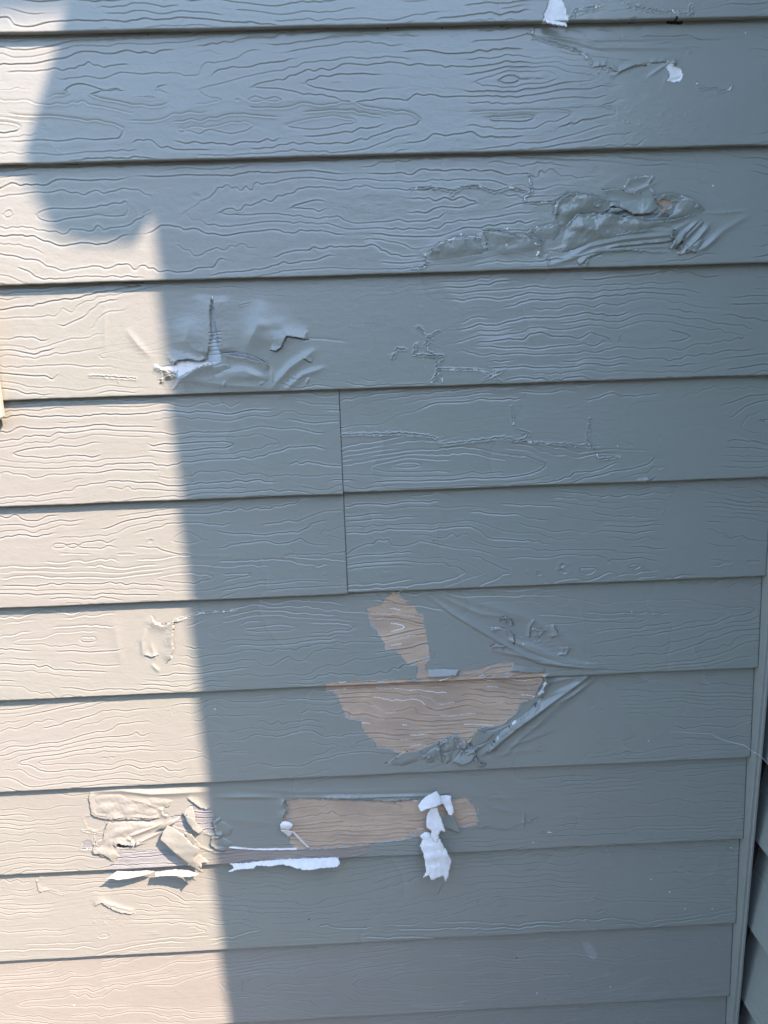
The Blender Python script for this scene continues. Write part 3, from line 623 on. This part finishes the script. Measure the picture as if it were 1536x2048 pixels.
# ------------------------------------------------------------------ unseen fence and house, added behind the camera to cut low sky light
M_ADDED_FENCE = principled('added_fence_wood', (0.16, 0.12, 0.09), 0.8, [(60, 0.001)], 0.15, 8.0)
M_ADDED_HOUSE = principled('added_house_siding', (0.22, 0.21, 0.19), 0.7, [(40, 0.001)], 0.08, 2.0)
fence = tag(empty('added_fence', (0, 0, 0)), 'tall brown board fence added out of view to block low sky light', 'fence')
rf_ = random.Random(3)
for k in range(46):
    x = -5.2+k*0.146; h = -0.15+rf_.uniform(-0.01, 0.01)
    prism('added_picket', [(x, -2.45), (x+0.14, -2.45), (x+0.14, h), (x+0.07, h+0.03), (x, h)], -3.62, -3.60, M_ADDED_FENCE, fence)
for z in (-2.1, -0.55): box('added_rail', (-5.2, -3.60, z), (1.52, -3.56, z+0.09), M_ADDED_FENCE, fence)
nh = tag(empty('added_house', (0, 0, 0)), 'grey sided house added out of view beyond the fence to block low sky light', 'house')
pv, pf = [], []
for k in range(21):                     # lapped courses
    z0 = -2.45+k*0.2; b = len(pv)
    pv += [(-9, -6.5, z0), (7, -6.5, z0), (7, -6.515, z0+0.2), (-9, -6.515, z0+0.2), (-9, -6.515, z0), (7, -6.515, z0)]
    pf += [(b, b+1, b+2, b+3), (b, b+4, b+5, b+1)]
py_mesh('wall', pv, pf, [M_ADDED_HOUSE], nh)
box('added_house_core', (-9, -11, -2.45), (7, -6.52, 1.75), M_ADDED_HOUSE, nh)
py_mesh('roof', [(-9.4, -6.1, 1.7), (7.4, -6.1, 1.7), (7.4, -11.4, 1.7), (-9.4, -11.4, 1.7), (-9.4, -8.7, 2.9), (7.4, -8.7, 2.9)],
        [(0, 1, 5, 4), (2, 3, 4, 5), (3, 0, 4), (1, 2, 5), (3, 2, 1, 0)], [M_ROOF], nh)

# ------------------------------------------------------------------ cream trim at the left border
xe = P(1, 780)[0]; ze = P(12, 836)[1]
tb = prism('window_trim', [(xe-0.34, ze-0.05), (xe-0.012, ze-0.006), (xe+0.0035, ze+0.003), (xe+0.0035, ze+0.9), (xe-0.34, ze+0.9)], -0.016, -0.002, M_CREAM, None, 0.002)
tag(tb, 'cream painted board edge just showing at the left border beside the sunlit siding', 'window trim')

# ------------------------------------------------------------------ loose flakes and curls of paint
def flake(px_pts, fy, parent, mats=(M_BACK, M_PAINT), th=0.00035, jit=0.8, step=0.0028, wob=0.0012, name='paint_flake', label=None, move=None, skin=None):
    """thin sheet with the outline given; fy(u,v,x,z) -> distance off the wall in mm (u,v run 0..1 over its box)"""
    rnd = random.Random(nseed())
    q = PP(px_pts); n = len(q); o2 = []
    for i in range(n):
        a, b = q[i], q[(i+1) % n]; L = np.linalg.norm(b-a); k = max(1, int(L/0.0022))
        nrm = np.array([-(b-a)[1], (b-a)[0]])/max(L, 1e-9)
        for j in range(k):
            p = a+(b-a)*j/k + nrm*(rnd.gauss(0, 1)*jit/1000*0.5 if j else 0)
            o2.append(p)
    o2 = np.array(o2); x0, x1, z0, z1 = o2[:, 0].min(), o2[:, 0].max(), o2[:, 1].min(), o2[:, 1].max()
    gx, gz = np.meshgrid(np.arange(x0, x1, step), np.arange(z0, z1, step))
    gx = gx+0.3*step*np.array([[rnd.uniform(-1, 1) for _ in range(gx.shape[1])] for _ in range(gx.shape[0])])
    ins = inside(gx, gz, o2); d, _, _ = seg_dist(gx, gz, np.vstack([o2, o2[:1]]))
    m = ins & (d > step*0.45)
    pts = [Vector((float(a), float(b))) for a, b in o2] + [Vector((float(a), float(b))) for a, b in zip(gx[m], gz[m])]
    edges = [(i, (i+1) % len(o2)) for i in range(len(o2))]
    vs, es, fs, _, _, _ = delaunay_2d_cdt(pts, edges, [], 1, 1e-6)
    vv = []
    sd = nseed()
    row = [r_ for r_, b_ in BOARDS.items() if b_ is parent]
    zb = DRIP[row[0]] if row else 0.0
    if skin:        # attached along part of its outline: sinks into the coat there, stands free elsewhere
        h_, (fx_, fz_), L_ = skin
        nx_ = np.roll(o2, -1, 0)-np.roll(o2, 1, 0); nrm_ = np.stack([nx_[:, 1], -nx_[:, 0]], 1)
        area = 0.5*np.sum(o2[:, 0]*np.roll(o2[:, 1], -1)-np.roll(o2[:, 0], -1)*o2[:, 1])
        nrm_ = nrm_*(1 if area > 0 else -1); nrm_ /= np.linalg.norm(nrm_, axis=1)[:, None]+1e-12
        fl = math.hypot(fx_, fz_); att = (nrm_@np.array([fx_/fl, fz_/fl])) < 0.45
        # smooth the choice along the rim
        k_ = 5; att = np.convolve(np.r_[att[-k_:], att, att[:k_]].astype(float), np.ones(2*k_+1)/(2*k_+1), 'valid') > 0.5
        AO = o2[att] if att.any() else o2
    for v in vs:
        u = (v.x-x0)/(x1-x0+1e-9); w_ = (v.y-z0)/(z1-z0+1e-9)
        base_y = RECESS*min(max(v.y-zb, 0.0), 0.21)/0.2
        kw = 1.0
        if skin:
            dA = math.sqrt(float(((AO-np.array([v.x, v.y]))**2).sum(1).min()))
            kw = 1-math.exp(-dA/(L_/1000)); yy = (-0.9+h_*kw)/1000
        else: yy = fy(u, w_, v.x, v.y)/1000
        yy -= base_y
        yy += kw*wob*float(noise(v.x/0.034, v.y/0.020, sd)) + kw*wob*0.3*float(noise(v.x/0.006, v.y/0.005, sd+1))
        k = yy/CAM_D; p = [v.x*(1-k), -yy, v.y+(CAM_H-v.y)*k]
        if move: p = move(u, w_, p)
        vv.append(p)
    fs2 = []
    for f in fs:
        a, b, c = [Vector(vv[i]) for i in f[:3]]
        fs2.append(tuple(f))
    me = bpy.data.meshes.new(name); me.from_pydata(vv, [], fs2)
    # front side = side towards the viewer
    me.update()
    if sum(p.normal.y*p.area for p in me.polygons) > 0: me.flip_normals()
    for p in me.polygons: p.use_smooth = True
    for mm in mats: me.materials.append(mm)
    o = bpy.data.objects.new(name, me); COL.objects.link(o); o.parent = parent
    s = o.modifiers.new('solid', 'SOLIDIFY'); s.thickness = th; s.offset = -1; s.material_offset = 1; s.material_offset_rim = 0
    if label: o['label'] = label
    return o
b8 = BOARDS[8]
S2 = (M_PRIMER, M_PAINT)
# hanging white strip in the shade, four pieces of it
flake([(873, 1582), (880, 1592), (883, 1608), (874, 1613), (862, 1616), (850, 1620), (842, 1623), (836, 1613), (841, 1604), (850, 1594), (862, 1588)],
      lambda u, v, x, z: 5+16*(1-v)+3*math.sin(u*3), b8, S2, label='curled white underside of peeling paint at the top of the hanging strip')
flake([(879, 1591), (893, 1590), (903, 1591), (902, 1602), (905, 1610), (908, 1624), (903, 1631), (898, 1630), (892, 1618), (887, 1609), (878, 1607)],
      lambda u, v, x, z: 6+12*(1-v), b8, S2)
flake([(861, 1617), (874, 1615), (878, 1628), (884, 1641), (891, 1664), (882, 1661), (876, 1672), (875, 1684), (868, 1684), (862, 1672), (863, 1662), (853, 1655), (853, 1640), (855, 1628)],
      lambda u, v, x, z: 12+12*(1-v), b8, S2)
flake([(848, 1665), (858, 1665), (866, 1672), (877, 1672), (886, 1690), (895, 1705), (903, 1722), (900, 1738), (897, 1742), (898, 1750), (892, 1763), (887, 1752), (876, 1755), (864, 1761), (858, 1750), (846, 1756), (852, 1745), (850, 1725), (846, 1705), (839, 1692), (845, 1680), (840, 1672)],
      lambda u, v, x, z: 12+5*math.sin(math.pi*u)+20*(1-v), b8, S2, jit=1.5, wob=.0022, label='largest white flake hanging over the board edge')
flake([(889, 1628), (908, 1632), (915, 1648), (921, 1667), (905, 1660), (886, 1654), (880, 1640)], lambda u, v, x, z: 4+5*(1-v), b8, (M_PAINT, M_BACK))
# torn strip hanging from the drip edge in the shade
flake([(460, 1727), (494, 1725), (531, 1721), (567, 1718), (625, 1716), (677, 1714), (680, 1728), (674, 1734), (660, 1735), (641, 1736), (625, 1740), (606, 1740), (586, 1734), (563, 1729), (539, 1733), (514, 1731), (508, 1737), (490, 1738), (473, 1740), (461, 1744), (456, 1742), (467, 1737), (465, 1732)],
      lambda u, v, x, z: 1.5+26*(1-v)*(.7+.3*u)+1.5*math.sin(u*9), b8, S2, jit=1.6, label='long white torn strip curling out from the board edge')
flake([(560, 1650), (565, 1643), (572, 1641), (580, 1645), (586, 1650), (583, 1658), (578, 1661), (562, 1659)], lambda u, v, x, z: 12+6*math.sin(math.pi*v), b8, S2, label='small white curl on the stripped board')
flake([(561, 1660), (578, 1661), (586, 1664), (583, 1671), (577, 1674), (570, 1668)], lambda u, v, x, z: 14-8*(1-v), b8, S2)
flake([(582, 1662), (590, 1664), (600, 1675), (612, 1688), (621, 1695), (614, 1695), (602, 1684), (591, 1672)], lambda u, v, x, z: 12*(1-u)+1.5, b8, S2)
# sunlit torn sheets
flake([(321, 1680), (326, 1664), (335, 1651), (345, 1655), (365, 1668), (385, 1690), (400, 1697), (396, 1706), (388, 1714), (394, 1730), (407, 1746), (396, 1743), (372, 1724), (345, 1703)],
      lambda u, v, x, z: 4+15*math.sin(math.pi*min(1, max(0, .15+.85*(1-v)*.9)))+5*u, b8, (M_PAINT, M_BACK), label='large rolled sheet of peeled paint in the sun')
flake([(366, 1625), (372, 1632), (385, 1636), (397, 1650), (406, 1662), (398, 1668), (385, 1660), (374, 1645)], lambda u, v, x, z: 9+5*math.sin(math.pi*u), b8, (M_PAINT, M_BACK))
flake([(366, 1625), (380, 1612), (386, 1616), (390, 1630), (391, 1644), (378, 1636)], lambda u, v, x, z: 5+8*(1-v), b8, (M_PAINT, M_BACK))
flake([(310, 1662), (325, 1650), (345, 1638), (362, 1632), (350, 1645), (335, 1655), (322, 1660)], lambda u, v, x, z: 6+6*math.sin(math.pi*v), b8, (M_PAINT, M_BACK))
flake([(368, 1665), (382, 1668), (400, 1688), (400, 1698), (388, 1692), (374, 1680)], lambda u, v, x, z: 8+3*u, b8, (M_PAINT, M_BACK))
flake([(386, 1716), (398, 1708), (408, 1716), (418, 1724), (404, 1726), (402, 1738), (394, 1730)], lambda u, v, x, z: 3+7*(1-v), b8, (M_PAINT, M_BACK))
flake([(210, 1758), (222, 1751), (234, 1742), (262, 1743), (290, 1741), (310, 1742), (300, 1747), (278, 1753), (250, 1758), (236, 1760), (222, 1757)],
      lambda u, v, x, z: 1.5+16*(1-v), b8, (M_BACK_SUN, M_PAINT), label='cream curl folded down over the sunlit board edge')
flake([(309, 1744), (330, 1741), (352, 1738), (378, 1741), (398, 1747), (392, 1751), (378, 1754), (345, 1751), (311, 1753)], lambda u, v, x, z: 1.5+22*(1-v)+6*u, b8, (M_BACK_SUN, M_PAINT))
flake([(366, 1752), (384, 1750), (388, 1756), (380, 1764), (376, 1772)], lambda u, v, x, z: 10+6*u, b8, (M_PAINT, M_BACK))
# big loose skins over the torn place in the sun
PF = (M_PAINT, M_BACK)
dome = lambda h, b=1.0: (lambda u, v, x, z: b+h*math.sin(math.pi*(0.22+0.78*(1-v)))*(0.45+0.55*math.sin(math.pi*(0.1+0.8*u))))
flake([(177, 1590), (200, 1584), (240, 1583), (290, 1588), (330, 1590), (350, 1600), (342, 1612), (326, 1618), (325, 1634), (300, 1641), (262, 1639), (222, 1642), (190, 1634), (182, 1628), (178, 1608)], None, b8, PF, jit=1.0, wob=.0035, skin=(5.5, (-.5, -1), 12), label='broad rumpled skin of loose paint under the upper board in the sun')
flake([(222, 1642), (262, 1640), (300, 1642), (322, 1642), (345, 1636), (332, 1655), (300, 1667), (262, 1676), (268, 1690), (250, 1688), (236, 1687), (232, 1700), (240, 1712), (226, 1724), (208, 1711), (187, 1708), (185, 1692), (205, 1680), (212, 1662)], None, b8, PF, jit=1.2, wob=.0035, skin=(7, (-1, -.8), 12), label='ragged lifted sheet of paint in the sun left of the rolled sheet')
flake([(430, 1642), (446, 1640), (470, 1655), (462, 1672), (450, 1675), (432, 1672), (426, 1658)], None, b8, PF, skin=(4, (-1, 0), 8))
flake([(424, 1677), (446, 1673), (470, 1686), (455, 1700), (432, 1698), (421, 1690)], None, b8, PF, skin=(4, (-1, 0), 8))
# loose skins of the long blister, upper right
b2 = BOARDS[2]
flake([(1113, 442), (1111, 420), (1118, 402), (1140, 386), (1180, 391), (1216, 398), (1244, 404), (1222, 412), (1212, 424), (1185, 426), (1160, 429), (1140, 444), (1124, 460)], None, b2, PF, jit=1.2, wob=.005, skin=(9, (-.7, 1), 12), label='puckered skin of loose paint at the upper left of the long blister')
flake([(1128, 458), (1155, 430), (1190, 430), (1215, 427), (1245, 434), (1262, 432), (1292, 444), (1345, 441), (1346, 458), (1300, 470), (1250, 474), (1200, 484), (1150, 500), (1118, 508)], None, b2, PF, jit=1.0, wob=.006, skin=(10, (0, 1), 14), label='wide bulging skin along the middle of the long blister')
flake([(1346, 388), (1385, 397), (1402, 411), (1412, 422), (1390, 430), (1350, 439), (1330, 437), (1348, 418), (1350, 404)], None, b2, PF, jit=1.0, wob=.003, skin=(7, (.3, 1), 9))
flake([(1222, 410), (1240, 402), (1290, 396), (1312, 394), (1316, 418), (1300, 426), (1270, 429), (1250, 420)], None, b2, PF, jit=1.0, wob=.003, skin=(6, (.2, -1), 9))
flake([(856, 510), (878, 489), (905, 479), (922, 475), (950, 475), (962, 480), (972, 496), (968, 510), (930, 518), (890, 518)], None, b2, PF, jit=1.5, wob=.003, skin=(8, (-.2, 1), 12))
flake([(966, 463), (1000, 464), (1022, 471), (1050, 470), (1068, 481), (1082, 488), (1074, 504), (1040, 512), (1000, 512), (976, 504)], None, b2, PF, jit=1.2, wob=.003, skin=(7, (.2, 1), 12))
flake([(1064, 472), (1062, 459), (1090, 453), (1112, 449), (1124, 452), (1120, 470), (1110, 482), (1086, 482)], None, b2, PF, jit=1.2, wob=.003, skin=(6, (0, 1), 9))
flake([(1150, 512), (1200, 488), (1260, 478), (1345, 468), (1350, 482), (1290, 488), (1230, 494), (1180, 514), (1160, 530)], None, b2, PF, jit=.8, wob=.002, skin=(5, (0, -1), 7))
for q in ([(1404, 436), (1410, 446), (1376, 482), (1362, 486), (1358, 478)], [(1378, 490), (1400, 470), (1412, 480), (1396, 506), (1384, 500), (1374, 510), (1366, 503), (1354, 512), (1350, 504)], [(1340, 462), (1356, 452), (1362, 466), (1350, 480), (1342, 476)]):
    flake(q, None, b2, PF, jit=.8, wob=.002, skin=(7, (-.7, -.5), 6))
# crumbs standing up along the lower rim of the bare patch
for q in ([(782, 1532), (790, 1514), (808, 1506), (832, 1504), (846, 1514), (836, 1524), (808, 1534)], [(848, 1510), (866, 1498), (884, 1500), (880, 1516), (860, 1530), (850, 1526)], [(884, 1486), (905, 1478), (920, 1486), (912, 1502), (890, 1506)], [(888, 1508), (908, 1504), (904, 1524), (888, 1530)]):
    flake(q, None, BOARDS[7], PF, jit=2.0, wob=.002, skin=(5.5, (-.3, 1), 7))
# flaps beside the tear
flake([(362, 756), (386, 744), (420, 733), (452, 728), (470, 738), (440, 752), (400, 762), (372, 764)], None, BOARDS[3], PF, wob=.001, skin=(8, (-.3, 1), 12))
flake([(536, 698), (552, 703), (562, 696), (570, 678), (575, 672), (560, 640), (520, 630), (500, 650), (505, 680)], None, BOARDS[3], PF, wob=.002, skin=(5, (.7, -.7), 16))
# chips beside the upper wrinkles of the board above the bare patch
for q in ([(1000, 1248), (1002, 1238), (1012, 1235), (1020, 1242), (1024, 1254), (1010, 1252)], [(984, 1262), (1004, 1258), (1022, 1266), (1028, 1286), (1008, 1280)], [(1062, 1276), (1066, 1258), (1086, 1262), (1078, 1278)], [(1090, 1272), (1108, 1264), (1120, 1272), (1102, 1280)], [(1118, 1296), (1138, 1296), (1130, 1312), (1116, 1312)]):
    flake(q, None, BOARDS[6], PF, jit=1.2, wob=.0015, skin=(4.5, (-.2, 1), 6))
# others
flake([(856, 1339), (880, 1337), (919, 1339), (913, 1352), (890, 1354), (856, 1355)], lambda u, v, x, z: 1+7*(1-v), BOARDS[6], (M_PAINT, M_BACK), wob=.0004)
flake([(1024, 1329), (1050, 1333), (1090, 1337), (1088, 1346), (1050, 1346), (1022, 1342)], lambda u, v, x, z: 1+6*(1-v)*(1-u), BOARDS[6], (M_PAINT, M_BACK), wob=.0004)
flake([(1091, 1366), (1093, 1372), (1088, 1386), (1081, 1390), (1076, 1388), (1084, 1380)], lambda u, v, x, z: 4+6*(1-u), BOARDS[7], S2, label='small bright white sliver at the right tip of the bare patch')
flake([(907, 1523), (920, 1504), (935, 1502), (950, 1510), (945, 1522), (925, 1531)], lambda u, v, x, z: 2+9*(1-v), BOARDS[7], (M_PAINT, M_BACK))
flake([(942, 1480), (957, 1456), (968, 1468), (990, 1466), (975, 1482), (955, 1492), (938, 1490)], lambda u, v, x, z: 3+4*v, BOARDS[7], (M_PAINT, M_BACK))
flake([(1090, 36), (1112, 42), (1132, 46), (1135, 53), (1118, 50), (1095, 46)], lambda u, v, x, z: 1+8*(1-v), BOARDS[0], S2)
flake([(1345, 118), (1353, 118), (1354, 126), (1344, 127)], lambda u, v, x, z: 1.5+4*(1-v), BOARDS[1], (M_PAINT, M_BACK))
flake([(1212, 428), (1222, 417), (1238, 415), (1248, 420), (1236, 424), (1222, 426)], lambda u, v, x, z: 4+2*v, BOARDS[2], (M_PAINT, M_BACK))
flake([(1358, 468), (1372, 462), (1366, 480), (1352, 492), (1345, 484)], lambda u, v, x, z: 4+4*u, BOARDS[2], (M_PAINT, M_BACK))
0 and flake([(385, 752), (394, 748), (398, 768), (386, 764)], lambda u, v, x, z: 2+4*(1-v), BOARDS[3], S2)

# ------------------------------------------------------------------ spider silk across the corner
sp = [(1340, 1463, 1), (1385, 1466, 2), (1424, 1468, 3), (1432, 1474, 4), (1446, 1480, 6), (1468, 1486, 8), (1488, 1490, 12), (1505, 1503, 22), (1520, 1511, 24), (1534, 1526, 26)]
C0 = np.array([0, -CAM_D, CAM_H]); cen = []
for a, b, c in sp:
    x, z = P(a, b); p = np.array([x, 0, z]); cen.append(p+(C0-p)*(c/1000)/CAM_D)
vv, ff = [], []
for i, p in enumerate(cen):
    r_ = 0.0004 if i < 3 else 0.0007
    for k in range(6):
        th = k*math.pi/3; vv.append(p+np.array([0, math.cos(th)*r_, math.sin(th)*r_]))
for i in range(len(cen)-1):
    for k in range(6): ff.append((i*6+k, i*6+(k+1) % 6, i*6+6+(k+1) % 6, i*6+6+k))
so = py_mesh('spider_thread', vv, ff, [M_SILK], smooth=True)
tag(so, 'thin pale spider thread stretched across the corner trim at the lower right', 'spider thread')
